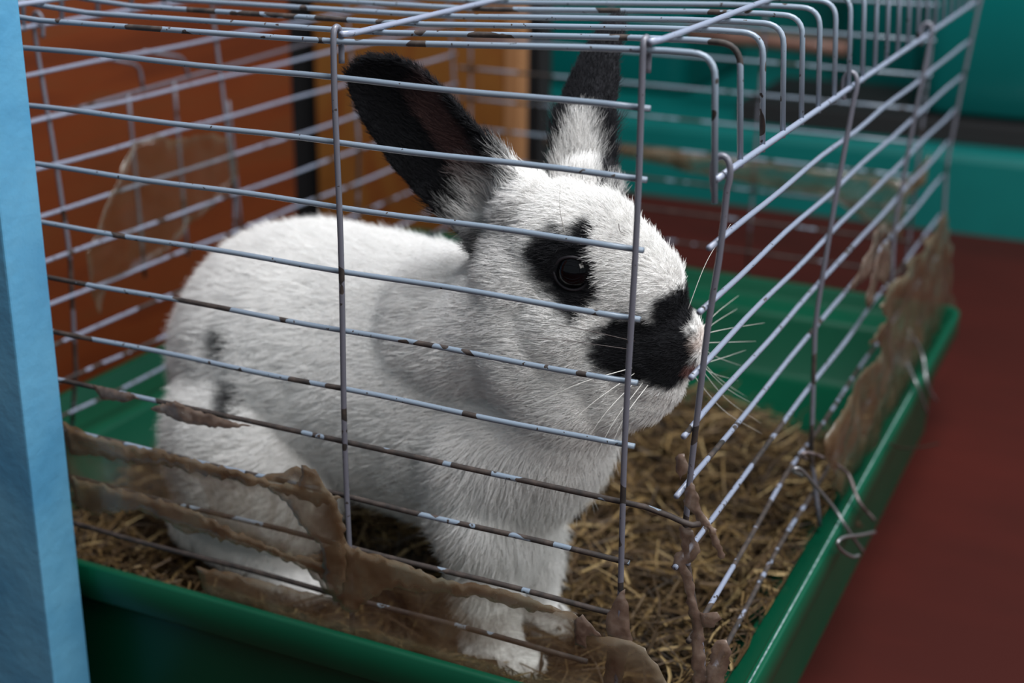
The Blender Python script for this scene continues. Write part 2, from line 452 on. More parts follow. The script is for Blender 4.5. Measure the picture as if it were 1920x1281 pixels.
def coat(P):
    c = np.tile(WHITE, (len(P), 1))
    def mix(mk, col): 
        nonlocal c
        c = c*(1-mk[:, None])+col*mk[:, None]
    mid = nz(P, 300, 3)*.5+nz(P, 900, 4)*.35
    # flank spots, eye patch, nose patch
    for px, py, r, sd in ((418, 645, (.0062, .02, .0085), 11), (434, 752, (.0072, .02, .0115), 12)):
        h, _ = hit(px, py); mix(blob(P, h, r, .5, 260, sd, .3)*.93, BLACK)
    for px, py, r, sd in ((1060, 500, (.0140, .016, .0165), 1), (1085, 545, (.012, .014, .0135), 2), (1035, 480, (.0105, .012, .013), 3), (1095, 448, (.0042, .012, .008), 5)):
        h, _ = hit(px, py)
        k = blob(P, h, r, .32, 300, sd, .16)
        hm = Vector(h); hm.y = 2*HYC-h.y
        mix(np.maximum(k, blob(P, hm, r, .32, 300, sd, .16)), BLACK)
    for px, py, r, sd in ((1195, 655, (.0215, .022, .0155), 21), (1240, 665, (.0150, .022, .0160), 22), (1262, 585, (.0085, .020, .0105), 23), (1250, 700, (.0120, .02, .0080), 24), (1150, 665, (.0100, .02, .0085), 25)):
        h, _ = hit(px, py)
        k = blob(P, h, r, .30, 300, sd, .14)
        hm = Vector(h); hm.y = 2*HYC-h.y
        mix(np.maximum(k, blob(P, hm, r, .30, 300, sd, .14)), BLACK)
    # bare pinkish nose tip and lips
    for px, py, r in ((1302, 640, (.0042, .008, .0060)),):
        h = at(px, py, 1, HYC); mix(blob(P, h, r, .2, 300, 31, .3), np.array([.62, .50, .44]))
    h = at(1296, 688, 1, HYC-.004); mix(blob(P, h, (.0045, .006, .0035), .2, 300, 32, .3), np.array([.20, .10, .09]))
    # near ear: black rim, dark pink hollow, white tufts at the root
    t, d = earT(P, ea0, ea1)
    m1 = ear1mask(P)
    s = (P-np.array(ea0))@w1
    fr = np.clip((t-.155-.02*(s/.02)-.10*np.clip(1-((s+.002)/.009)**2, 0, 1)+mid*.10)/.14, 0, 1)*m1
    mix(fr, BLACK)
    hollow = m1*np.clip((t-.12+mid*.06)/.2, 0, 1)*np.clip((.80-t)/.15, 0, 1)*np.clip((.0115-np.abs(s-.001)+mid*.0025)/.005, 0, 1)*(P[:, 1] < 5)
    mix(hollow*.85, PINK*.9)
    root = m1*np.clip((.36-t+mid*.12)/.25, 0, 1)*np.clip((.008-np.abs(s+.004)+mid*.003)/.006, 0, 1)
    mix(root*.7, np.array([.36, .32, .30]))
    h = at(888, 452, 1, .062); mix(blob(P, h, (.016, .03, .010), .5, 260, 41, .4)*.92, BLACK*2)
    h = at(945, 425, 1, .055); mix(blob(P, h, (.018, .03, .016), .6, 300, 42, .6)*.45, GREY*1.4)
    # far ear: black with white fluff at the root
    t2, d2 = earT(P, eb0, eb1)
    s2 = (P[:, 0]-np.array(at(1098, 250, 1, .108))[0])
    m2 = (t2 > .12) & (d2 < .03) & (P[:, 2] > -.125) & (P[:, 1] > .078)
    f2 = np.clip((t2-.29-(.16*np.clip(1-((s2-.003)/.011)**2, -1.2, 1))+mid*.10)/.12, 0, 1)*m2
    mix(f2, BLACK*1.8)
    return np.clip(c, 0, 1)
cv = coat(V)
ca = body_me.color_attributes.new('coat', 'FLOAT_COLOR', 'POINT')
ca.data.foreach_set('color', np.concatenate([cv*.92, np.ones((nv, 1))], 1).ravel())
def coat_mat(name, rough, sheen, hair=False):
    m, nt, b = mat(name, (.8, .8, .8, 1), rough, .15)
    a = node(nt, 'ShaderNodeAttribute', attribute_name='coat'); L(nt, a.outputs['Color'], b.inputs['Base Color'])
    if not hair:
        g = node(nt, 'ShaderNodeNewGeometry'); n = node(nt, 'ShaderNodeTexNoise', Scale=420., Detail=3); L(nt, g.outputs['Position'], n.inputs['Vector'])
        bp = node(nt, 'ShaderNodeBump', Strength=.4, Distance=.002); L(nt, n.outputs['Fac'], bp.inputs['Height']); L(nt, bp.outputs[0], b.inputs['Normal'])
    return m
rabbit = link('rabbit', body_me, coat_mat('rabbit_skin', .9, 0))
tag(rabbit, 'white rabbit with black ears, eye patch and nose patch standing on straw inside the cage', 'rabbit')
# fur
body_me.calc_loop_triangles()
nt_ = len(body_me.loop_triangles)
T = np.empty(nt_*3, dtype=np.int32); body_me.loop_triangles.foreach_get('vertices', T); T = T.reshape(-1, 3)
a, b, c = V[T[:, 0]], V[T[:, 1]], V[T[:, 2]]
fn = np.cross(b-a, c-a); ar = np.linalg.norm(fn, axis=1)/2; fn /= (2*ar[:, None]+1e-20)
VN = np.empty(nv*3); body_me.vertices.foreach_get('normal', VN); VN = VN.reshape(-1, 3)
cen = (a+b+c)/3
headc = np.array(H(1120, 600))
dh = np.linalg.norm((cen-headc)/np.array([.075, .05, .075]), axis=1)
NH = 210000
isear = ((earT(cen, ea0, ea1)[0] > .25) & ear1mask(cen)) | ((earT(cen, eb0, eb1)[0] > .2) & (cen[:, 2] > -.10))
wgt = ar*(1+1.6*(dh < 1)+1.2*isear)*np.where(cen[:, 1] > .15, .35, 1)
pick = NR.choice(nt_, NH, p=wgt/wgt.sum())
u = NR.random((NH, 2)); fl = u.sum(1) > 1; u[fl] = 1-u[fl]
P0 = a[pick]+(b-a)[pick]*u[:, :1]+(c-a)[pick]*u[:, 1:]
N0 = VN[T[pick, 0]]
Fl = np.tile(np.array([-1., 0, -.35]), (NH, 1))
hd = np.linalg.norm((P0-headc)/np.array([.08, .06, .08]), axis=1)
hw = np.clip(1.3-hd, 0, 1)[:, None]
Fl = Fl*(1-hw)+np.array([-.85, -.1, .10])*hw
chest = np.clip(((P0[:, 0]+.16)/.03), 0, 1)*np.clip((-.20-P0[:, 2])/.02, 0, 1)
Fl = Fl*(1-chest[:, None])+np.array([-.25, 0, -1.])*chest[:, None]
e1 = ear1mask(P0) & (earT(P0, ea0, ea1)[0] > .05); Fl[e1] = axis1
t2_, d2_ = earT(P0, eb0, eb1); e2 = (t2_ > .1) & (P0[:, 2] > -.12) & (P0[:, 1] > .075) & (d2_ < .03); Fl[e2] = np.array((eb1-eb0).normalized())
leg = P0[:, 2] < -.315; Fl[leg] = np.array([.3, 0, -1.])
ln = np.full(NH, .0095)
ln = np.where(chest > .5, .011, ln)
muz = np.linalg.norm(P0-np.array(H(1260, 650)), axis=1)
ln = np.where(hd < 1, .0060, ln); ln = np.where(muz < .035, .0036, ln)
ln[e1] = .0042; ln[e1 & (earT(P0, ea0, ea1)[0] < .35)] = .009
ln[e2] = .0040; ln[e2 & (t2_ < .5)] = .0085
ln[leg] = .0042
ln *= NR.uniform(.6, 1.25, NH)
ey = np.linalg.norm(P0-np.array(eye_c), axis=1)
ln[ey < .012] *= .35
keep = ey > .0085
J = NR.normal(size=(NH, 3))*.17
clump = np.stack([nz(P0, 110, 70), nz(P0, 110, 71), nz(P0, 110, 72)], 1)*.14
D1 = Fl-N0*(Fl*N0).sum(1)[:, None]; D1 /= np.linalg.norm(D1, axis=1)[:, None]+1e-9
D1 = D1+clump+J*.6
dirA = D1*.75+N0*.85+J*.4; dirA /= np.linalg.norm(dirA, axis=1)[:, None]
dirB = D1*1.0+N0*.18+J*.7; dirB /= np.linalg.norm(dirB, axis=1)[:, None]
hc = np.clip(coat(P0)*NR.uniform(.92, 1.05, (NH, 1)), 0, .95)
P0, N0, dirA, dirB, ln, hc = [q[keep] for q in (P0-N0*.0006, N0, dirA, dirB, ln, hc)]
NHK = len(P0)
pts = np.stack([P0, P0+dirA*ln[:, None]*.33, P0+dirA*ln[:, None]*.5+dirB*ln[:, None]*.25, P0+dirA*ln[:, None]*.55+dirB*ln[:, None]*.55], 1).reshape(-1, 3)
hcv = bpy.data.hair_curves.new('fur'); hcv.add_curves([4]*NHK)
hcv.attributes['position'].data.foreach_set('vector', pts.astype(np.float32).ravel())
ra = hcv.attributes.get('radius') or hcv.attributes.new('radius', 'FLOAT', 'POINT')
ra.data.foreach_set('value', np.tile(np.array([.00011, .00010, .00007, .00002], dtype=np.float32), NHK))
at_ = hcv.attributes.new('coat', 'FLOAT_COLOR', 'CURVE')
at_.data.foreach_set('color', np.concatenate([hc, np.ones((NHK, 1))], 1).astype(np.float32).ravel())
hcv.materials.append(coat_mat('rabbit_fur', .8, 0, True))
fur = bpy.data.objects.new('fur', hcv); COL.objects.link(fur); fur.parent = rabbit
# eye
EYE = mat('eye_gloss', rgb(7, 6, 8), .05, .25)[0]
LID = mat('eyelid_skin', rgb(40, 36, 40), .45, .4)[0]
en = (eye_n*1.0+Vector((.15, -.6, 0))).normalized()
bm = bmesh.new(); bmesh.ops.create_uvsphere(bm, u_segments=32, v_segments=20, radius=.0095)
me = bpy.data.meshes.new('eye'); bm.to_mesh(me); bm.free()
eo = link('eye', me, EYE, rabbit); eo.location = eye_c-en*.0060
eo.scale = (1, 1, 1.05)
tv = en.cross(Vector((0, 0, 1))).normalized(); uv = tv.cross(en).normalized()
ringp = []
for k in range(29):
    an = 2*math.pi*k/28
    ringp.append(eye_c+en*.0000+tv*math.cos(an)*(.0088+.0006*math.cos(an))+uv*math.sin(an)*.0082-en*.0016*(math.cos(an)**2))
tube('eyelid', ringp, .0008, LID, rabbit, 8)
# whiskers
WHISK = mat('whisker', rgb(225, 222, 215), .4, .5)[0]
WHISKD = mat('whisker_dark', rgb(60, 50, 48), .4, .5)[0]
def whisker(p0, p1, y0, y1, bend, m):
    a_ = at(p0[0], p0[1], 1, y0); b_ = at(p1[0], p1[1], 1, y1); mid_ = (a_+b_)/2+Vector((0, -.004, bend))
    pp_ = catmull([a_, mid_, b_], 8)
    tube('whisker', pp_, .0002, m, rabbit, 5, [.00022*(1-.75*i/(len(pp_)-1)) for i in range(len(pp_))])
hx = hit(1225, 650)[0].y
for k in range(11):
    sy = 655+R_.uniform(-25, 35); ey_ = 560+k*26+R_.uniform(-8, 8)
    whisker((1290+R_.uniform(-8, 6), sy), (1400+R_.uniform(-20, 45), ey_), .082, .135+R_.uniform(0, .03), .003*(5-k)/5, WHISK)
for p0, p1, mm in (((1190, 640), (960, 600), WHISKD), ((1180, 655), (920, 632), WHISKD), ((1185, 690), (1000, 760), WHISK), ((1190, 700), (1035, 830), WHISK), ((1195, 712), (1085, 850), WHISK),
                   ((1205, 718), (1105, 880), WHISK), ((1215, 722), (1140, 850), WHISK)):
    whisker(p0, p1, hit(*p0)[0].y-.001, hit(*p0)[0].y-.022, .003, mm)
whisker((1060, 440), (1052, 330), .045, .035, .0, WHISK)
whisker((1290, 580), (1370, 420), .06, .08, .004, WHISK); whisker((1160, 420), (1178, 440), .035, .033, 0, WHISKD)

# ---------------------------------------------------------------- straw
def straw_mat():
    m, nt, b = mat('straw', rgb(150, 110, 60), .6, .3)
    a_ = node(nt, 'ShaderNodeAttribute', attribute_name='tone')
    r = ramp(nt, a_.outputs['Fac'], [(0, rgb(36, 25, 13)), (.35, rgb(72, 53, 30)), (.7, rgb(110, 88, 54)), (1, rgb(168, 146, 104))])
    g = node(nt, 'ShaderNodeNewGeometry'); n = node(nt, 'ShaderNodeTexNoise', Scale=500., Detail=2); L(nt, g.outputs['Position'], n.inputs['Vector'])
    mx = node(nt, 'ShaderNodeMix', data_type='RGBA', blend_type='MULTIPLY'); mx.inputs[0].default_value = .5
    L(nt, r.outputs[0], mx.inputs[6]); L(nt, n.outputs['Color'], mx.inputs[7]); L(nt, r.outputs[0], b.inputs['Base Color'])
    return m
STRAW = straw_mat()
def sheight(x, y):
    h = -.350+.006*math.sin(x*31+1)*math.cos(y*27)+.004*math.sin(x*70+y*50)
    f = min(1, max(0, (.50-y+.03*math.sin(x*40))/.06)); h = h*f+(-.380)*(1-f)
    e = min(1, max(0, (x+.50)/.12)); h = h*e+(-.372)*(1-e)
    return h
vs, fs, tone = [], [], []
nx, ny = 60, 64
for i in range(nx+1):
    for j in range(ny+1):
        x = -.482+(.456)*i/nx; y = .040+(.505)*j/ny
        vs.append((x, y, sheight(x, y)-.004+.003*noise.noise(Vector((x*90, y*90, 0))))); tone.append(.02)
for i in range(nx):
    for j in range(ny):
        q = i*(ny+1)+j; fs.append((q, q+ny+1, q+ny+2, q+1))
for s_ in range(9500):
    x = R_.uniform(-.485, .004); y = R_.uniform(.006, .52)
    if y > .45 and R_.random() < (y-.45)/.07: continue
    near = x > -.2
    if not near and R_.random() < .35: continue
    ln_ = R_.uniform(.015, .065)*(1.4 if R_.random() < .15 else 1); wd = R_.choice((.0004, .0006, .0007, .0009, .0014))
    an = R_.uniform(0, math.pi*2); tl = R_.gauss(0, .22)
    z = sheight(x, y)+R_.uniform(-.003, .009)
    d = Vector((math.cos(an)*math.cos(tl), math.sin(an)*math.cos(tl), math.sin(tl)))
    sd = d.cross(Vector((0, 0, 1))).normalized(); sd = (sd+Vector((0, 0, R_.uniform(-.8, .8)))).normalized()
    up = d.cross(sd); bend = R_.uniform(-.22, .22)*ln_; b2 = R_.uniform(-.1, .1)*ln_
    c0 = Vector((x, y, z)); tn = R_.betavariate(1.4, 2.0); q = len(vs)
    for k in range(4):
        t = k/3-.5
        p = c0+d*ln_*t+sd*bend*(1-4*t*t)+up*b2*(1-4*t*t)
        p.x = min(max(p.x, -.484), .008); p.y = min(max(p.y, .004), .62)
        p.z = max(p.z, -.378 if p.x < -.012 and p.y > .022 else -.3245)
        ww = wd*(1 if 0 < k < 3 else .6)
        for g_ in (sd*ww, up*ww*.6, -sd*ww): vs.append(tuple(p+g_)); tone.append(tn)
    for k in range(3):
        o_ = q+k*3
        fs += [(o_, o_+1, o_+4, o_+3), (o_+1, o_+2, o_+5, o_+4)]
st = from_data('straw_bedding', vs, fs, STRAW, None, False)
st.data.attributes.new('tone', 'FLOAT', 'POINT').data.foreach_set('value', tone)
tag(st, 'brown straw bedding strewn over the floor of the green tray', 'straw', kind='stuff')
# a few chunkier flakes standing out
for k, (px, py) in enumerate(((1385, 740), (1505, 900), (1420, 800), (1330, 770), (1260, 760))):
    pass

# ---------------------------------------------------------------- torn plastic film
def film_mat(name, brown, clear_a, dirty_a, scale=26):
    m = bpy.data.materials.new(name); m.use_nodes = True; nt = m.node_tree; nt.nodes.clear()
    out = node(nt, 'ShaderNodeOutputMaterial')
    a_ = node(nt, 'ShaderNodeAttribute', attribute_name='dirt'); g = node(nt, 'ShaderNodeNewGeometry')
    n = node(nt, 'ShaderNodeTexNoise', Scale=scale, Detail=7, Roughness=.6, Distortion=1.2); L(nt, g.outputs['Position'], n.inputs['Vector'])
    ad = node(nt, 'ShaderNodeMath', operation='MULTIPLY_ADD'); L(nt, n.outputs['Fac'], ad.inputs[0]); ad.inputs[1].default_value = 1.8; L(nt, a_.outputs['Fac'], ad.inputs[2])
    mr = node(nt, 'ShaderNodeMapRange'); mr.inputs['From Min'].default_value = .80; mr.inputs['From Max'].default_value = 1.75; mr.inputs['To Min'].default_value = clear_a; mr.inputs['To Max'].default_value = dirty_a; L(nt, ad.outputs[0], mr.inputs['Value'])
    pb = node(nt, 'ShaderNodeBsdfPrincipled'); pb.inputs['Roughness'].default_value = .32
    n2 = node(nt, 'ShaderNodeTexNoise', Scale=scale*2.3, Detail=5); L(nt, g.outputs['Position'], n2.inputs['Vector'])
    r = ramp(nt, n2.outputs['Fac'], [(.3, brown[0]), (.5, brown[1]), (.72, brown[2])]); L(nt, r.outputs[0], pb.inputs['Base Color'])
    pb.inputs['Subsurface Weight'].default_value = 0
    bp = node(nt, 'ShaderNodeBump', Strength=.3, Distance=.002); L(nt, n2.outputs['Fac'], bp.inputs['Height']); L(nt, bp.outputs[0], pb.inputs['Normal'])
    tl = node(nt, 'ShaderNodeBsdfTranslucent'); L(nt, r.outputs[0], tl.inputs['Color'])
    m0 = node(nt, 'ShaderNodeMixShader', Fac=.5); L(nt, pb.outputs[0], m0.inputs[1]); L(nt, tl.outputs[0], m0.inputs[2])
    tr = node(nt, 'ShaderNodeBsdfTransparent'); tr.inputs[0].default_value = (.97, .97, .95, 1)
    ms = node(nt, 'ShaderNodeMixShader'); L(nt, mr.outputs[0], ms.inputs[0]); L(nt, tr.outputs[0], ms.inputs[1]); L(nt, m0.outputs[0], ms.inputs[2])
    gl = node(nt, 'ShaderNodeBsdfGlossy'); gl.inputs['Roughness'].default_value = .18; L(nt, bp.outputs[0], gl.inputs['Normal'])
    lw = node(nt, 'ShaderNodeLayerWeight', Blend=.5); L(nt, bp.outputs[0], lw.inputs['Normal'])
    pw = node(nt, 'ShaderNodeMath', operation='POWER'); L(nt, lw.outputs['Facing'], pw.inputs[0]); pw.inputs[1].default_value = 4.
    fr = node(nt, 'ShaderNodeMath', operation='MULTIPLY_ADD'); L(nt, pw.outputs[0], fr.inputs[0]); fr.inputs[1].default_value = .5; fr.inputs[2].default_value = .035
    m2 = node(nt, 'ShaderNodeMixShader'); L(nt, fr.outputs[0], m2.inputs[0]); L(nt, ms.outputs[0], m2.inputs[1]); L(nt, gl.outputs[0], m2.inputs[2])
    L(nt, m2.outputs[0], out.inputs[0]); return m
BR = (rgb(112, 86, 60), rgb(142, 118, 92), rgb(156, 140, 120))
FILM = film_mat('torn_film', BR, .07, .72)
FILM2 = film_mat('torn_film_dense', (rgb(112, 84, 58), rgb(138, 114, 88), rgb(140, 132, 112)), .14, .64, 34)
SCRAP = film_mat('film_scrap', (rgb(108, 86, 74), rgb(142, 118, 104), rgb(166, 146, 132)), .30, .82, 60)
def sdist(p, poly):
    best = 1e9; n = len(poly)
    for i in range(n):
        a_, b_ = poly[i], poly[(i+1) % n]; ab = b_-a_; t = max(0, min(1, (p-a_).dot(ab)/max(ab.length_squared, 1e-12)))
        best = min(best, (p-a_-ab*t).length)
    return best
def inside(p, poly):
    c_ = False; n = len(poly); j = n-1
    for i in range(n):
        if (poly[i].y > p.y) != (poly[j].y > p.y) and p.x < (poly[j].x-poly[i].x)*(p.y-poly[i].y)/(poly[j].y-poly[i].y)+poly[i].x: c_ = not c_
        j = i
    return c_
def film(name, px, axis, val, m, label, cell=.005, band=.007, jag=.0010, ripple=.0018, base=0., group=None, parent=None, curve=None, cat='plastic film'):
    P3 = [at(x, y, axis, val) for x, y in px]
    ij = [i for i in range(3) if i != axis]
    poly0 = [Vector((p[ij[0]], p[ij[1]])) for p in P3]
    poly = []
    for i in range(len(poly0)):
        a_, b_ = poly0[i], poly0[(i+1) % len(poly0)]; k = max(1, int((b_-a_).length/(cell*.6)))
        nrm = Vector((-(b_-a_).y, (b_-a_).x)).normalized()
        for s in range(k): poly.append(a_.lerp(b_, s/k)+nrm*(R_.uniform(-jag, jag) if s else 0))
    x0 = min(p.x for p in poly); x1 = max(p.x for p in poly); y0 = min(p.y for p in poly); y1 = max(p.y for p in poly)
    pts_ = list(poly); nb = len(poly)
    yy = y0
    while yy < y1:
        xx = x0
        while xx < x1:
            q = Vector((xx+R_.uniform(-.2, .2)*cell, yy+R_.uniform(-.2, .2)*cell))
            if inside(q, poly) and sdist(q, poly) > cell*.45: pts_.append(q)
            xx += cell
        yy += cell
    v2, _, f2, *_r = delaunay_2d_cdt(pts_, [], [list(range(nb))], 1, 1e-7)
    vs, dirt = [], []
    for v in v2:
        v = Vector(v[:2]); d = sdist(v, poly)
        o_ = ripple*(noise.noise(Vector((v.x*38, v.y*38, val*50)))*1.6+.6*noise.noise(Vector((v.x*110, v.y*110, 3))))
        if curve: o_ += curve(v, d)
        co = [0, 0, 0]; co[ij[0]] = v.x; co[ij[1]] = v.y; co[axis] = val+o_
        vs.append(Vector(co)); dirt.append(max(0, 1-d/band)*.75+base)
    vs = [tuple(v) for v in vs]
    me = bpy.data.meshes.new(name); me.from_pydata(vs, [], [tuple(f) for f in f2]); me.update()
    me.attributes.new('dirt', 'FLOAT', 'POINT').data.foreach_set('value', dirt)
    o = link(name, me, m, parent)
    sm = o.modifiers.new('thickness', 'SOLIDIFY'); sm.thickness = .00025
    return tag(o, label, cat, group) if label else o
FY = -.0062
film('plastic_film', [(112, 790), (160, 812), (205, 838), (300, 852), (400, 878), (480, 898), (520, 888), (556, 874), (582, 884), (604, 905), (622, 938), (640, 970), (646, 1010), (660, 1028), (700, 1038), (770, 1062), (832, 1090), (900, 1098), (960, 1112), (1020, 1135), (1075, 1150), (1092, 1165), (1128, 1195),
      (1168, 1200), (1210, 1215), (1260, 1290), (1180, 1345), (1060, 1312), (800, 1236), (620, 1184), (520, 1158), (440, 1132), (384, 1114), (376, 1090), (366, 1062), (420, 1072), (500, 1092), (600, 1118), (628, 1124), (640, 1110), (612, 1092), (575, 1062), (520, 1042), (470, 1020), (400, 1000), (352, 1003), (300, 972), (258, 955), (200, 962), (168, 960), (128, 935)],
     1, FY, FILM, 'long torn brown plastic film wrapped over the lower front bars', base=.10, band=.011, ripple=.0007)
film('tape_strip', [(560, 1050), (640, 1020), (720, 1045), (820, 1085), (900, 1098), (1000, 1125), (1060, 1148), (1000, 1150), (900, 1122), (800, 1112), (740, 1100), (700, 1120), (660, 1150), (640, 1140), (600, 1100)], 1, FY-.0012, FILM2, 'brown crumpled tape strip crossing the second front upright above the film', base=.5, cat='tape', ripple=.0006, jag=.0014, cell=.004, band=.004)
film('tape_strip', [(120, 800), (170, 815), (240, 835), (330, 852), (430, 880), (540, 912), (640, 935), (600, 950), (500, 915), (400, 895), (300, 872), (200, 860), (130, 850)], 1, FY-.0010, FILM, 'thin brown tape strip along the bar right of the blue post', base=.55, cat='tape', ripple=.0006, jag=.0014, cell=.004, band=.004)
film('tape_strip', [(132, 895), (190, 905), (250, 925), (330, 945), (420, 985), (520, 1030), (600, 1055), (650, 1060), (640, 1090), (560, 1062), (480, 1030), (400, 1010), (340, 990), (262, 958), (180, 965), (140, 950)], 1, FY-.0016, FILM2, 'brown dirty tape strip sagging under the long clear film', base=.35, cat='tape', ripple=.0006, jag=.0014, cell=.004, band=.004)
film('tape_strip', [(565, 872), (590, 880), (625, 935), (645, 985), (648, 1090), (630, 1125), (610, 1095), (600, 1020), (560, 985), (540, 950), (500, 915), (560, 905)], 1, FY-.0022, FILM2, 'upright brown tape fold left of the second front upright', base=.35, cat='tape', ripple=.0006, jag=.0014, cell=.004, band=.004)
film('tape_scrap', [(1075, 1165), (1092, 1152), (1128, 1195), (1100, 1192), (1098, 1218), (1078, 1210)], 1, FY-.001, SCRAP, 'small pink brown tape flap near the lowest front bar end', base=.6, cell=.003, jag=.0004, cat='tape')
film('tape_scrap', [(280, 768), (330, 750), (372, 770), (430, 790), (470, 800), (420, 804), (360, 795), (318, 782)], 1, FY+.003, SCRAP, 'ragged tape scrap stuck on the eighth front bar', base=.45, cell=.003, jag=.0007, cat='tape')
film('tape_scrap', [(172, 722), (200, 728), (250, 740), (262, 748), (230, 756), (190, 748)], 1, FY+.003, SCRAP, 'tiny tape scrap on the bar beside the blue post', base=.45, cell=.003, jag=.0006, cat='tape')
# scraps round the corner upright
for i, (px, lb) in enumerate([
    ([(1283, 925), (1296, 905), (1308, 928), (1314, 958), (1330, 978), (1345, 992), (1340, 1000), (1318, 985), (1296, 962), (1282, 948)], 'shiny pink brown tape twist on the corner upright'),
    ([(1326, 985), (1344, 992), (1350, 1020), (1358, 1048), (1350, 1050), (1336, 1022)], 'narrow dangling tape tail right of the shiny tape twist'),
    ([(1276, 985), (1294, 990), (1310, 1018), (1314, 1034), (1300, 1052), (1284, 1058), (1296, 1075), (1302, 1110), (1312, 1150), (1318, 1180), (1322, 1240), (1330, 1290), (1300, 1290), (1298, 1220), (1296, 1170), (1284, 1110), (1274, 1072), (1258, 1064), (1264, 1042), (1280, 1030), (1274, 1005)], 'long brown tape wrapped round the lower corner upright'),
    ([(1312, 1148), (1345, 1148), (1354, 1160), (1340, 1176), (1318, 1178)], 'small pale tape flag on the right of the corner upright'),
    ([(1340, 1205), (1362, 1200), (1372, 1225), (1362, 1262), (1345, 1300), (1322, 1300), (1325, 1250)], 'wide ragged tape patch at the foot of the corner upright'),
    ([(1266, 858), (1284, 850), (1290, 880), (1276, 900), (1268, 885)], 'small tape remnant high on the corner upright')]):
    film('tape_scrap', px, 1, .0008-.0006*i, SCRAP, lb, base=.35, cell=.003, jag=.0009, band=.003, ripple=.0010, cat='tape')
film('tape_scrap', [(1156, 1120), (1172, 1105), (1178, 1160), (1186, 1200), (1160, 1290), (1128, 1290), (1140, 1200), (1136, 1160)], 1, -.0052, SCRAP, 'brown tape wrapped on the foot of the first front upright', base=.5, cell=.004, jag=.0006, cat='tape')
# dense sheet hanging outside the right side
film('plastic_sheet', [(1772, 395), (1778, 440), (1786, 500), (1790, 585), (1770, 630), (1735, 690), (1690, 770), (1640, 850), (1600, 920), (1592, 960), (1618, 990), (1604, 985), (1578, 940), (1562, 900), (1548, 862), (1546, 830), (1562, 790), (1598, 735), (1620, 700), (1655, 655), (1648, 640), (1625, 648), (1660, 600), (1650, 575), (1668, 545), (1700, 500), (1730, 470), (1755, 430)],
     0, .0135, FILM2, 'large brown translucent sheet hanging outside the right side of the cage', base=.30, band=.02, ripple=.0035, cell=.009, cat='plastic film')
film('tape_scrap', [(1640, 432), (1660, 418), (1668, 440), (1650, 455), (1640, 490), (1625, 520), (1600, 545), (1590, 540), (1612, 505), (1630, 470)], 0, .004, SCRAP, 'pale tape tatter high on the right side bars', base=.55, cell=.005, cat='tape')
film('tape_scrap', [(1652, 460), (1668, 450), (1672, 480), (1660, 540), (1650, 525), (1640, 560), (1628, 580), (1622, 560), (1640, 510)], 0, .005, SCRAP, 'pale tape tatter just below the topmost tatter on the right', base=.55, cell=.005, cat='tape')
# film left on the back and on the left side
film('plastic_film', [(1020, 258), (1165, 272), (1330, 292), (1480, 312), (1620, 330), (1700, 338), (1745, 290), (1735, 345), (1700, 372), (1690, 450), (1650, 430), (1560, 372), (1450, 352), (1330, 330), (1165, 292), (1020, 274)], 1, DEP-.004, FILM, 'blurred clear film clinging to the back bars', base=.0, cell=.012, band=.006, ripple=.003)
film('plastic_film', [(190, 400), (222, 330), (250, 268), (290, 252), (330, 262), (400, 250), (436, 262), (446, 325), (400, 385), (352, 420), (318, 470), (260, 505), (205, 530), (186, 590), (168, 520), (160, 470), (182, 440)], 0, WX0+.006, FILM, 'olive brown film stuck to the left side bars', base=-.45, cell=.008, band=.006, ripple=.002)

# ---------------------------------------------------------------- wire clips joining cage and tray
def clip(label, pts, m=STEEL):
    P = catmull([at(x, y, 0, v) for x, y, v in pts], 6)
    o = tube('wire_clip', P, .0011, m, None, 7)
    tag(o, label, 'clip', None)
clip('upper bent wire clip over the right tray rim', [(1512, 862, .004), (1503, 852, .006), (1520, 850, .009), (1560, 866, .014), (1590, 890, .020), (1604, 925, .028), (1615, 948, .032), (1640, 976, .033)], RUSTW)
clip('lower long wire clip with curled end over the right tray rim', [(1505, 892, .004), (1486, 884, .006), (1500, 880, .010), (1532, 915, .014), (1565, 955, .022), (1584, 985, .029), (1602, 1012, .032), (1618, 1034, .033)])
clip('small loose curl of wire on the outer tray rim', [(1640, 998, .034), (1612, 1004, .034), (1582, 1008, .034), (1570, 1020, .033), (1580, 1034, .033), (1598, 1044, .034), (1610, 1042, .036)])
clip('far wire clip behind the brown hanging sheet', [(1696, 610, .006), (1712, 632, .014), (1730, 668, .022), (1738, 720, .030), (1755, 752, .034)])
clip('second far wire clip just in front of the far one', [(1680, 640, .006), (1700, 680, .014), (1718, 720, .028), (1738, 775, .034)])
tag(tube('straw_stalk', catmull([at(1668, 832, 0, .030), at(1690, 840, 0, .034), at(1720, 840, 0, .040), at(1760, 832, 0, .048)], 6), .0007, STRAW, None, 5), 'single pale straw stalk poking out past the right tray rim', 'straw')

# ---------------------------------------------------------------- blue post in front
px0 = at(170, 1281, 1, -.020)
post = box('wooden_post', px0.x-.10, px0.x, -.0475, -.0200, FZ, .26, BLUE, None, .0012)
tag(post, 'light blue painted wooden post close in front of the cage at left', 'post')

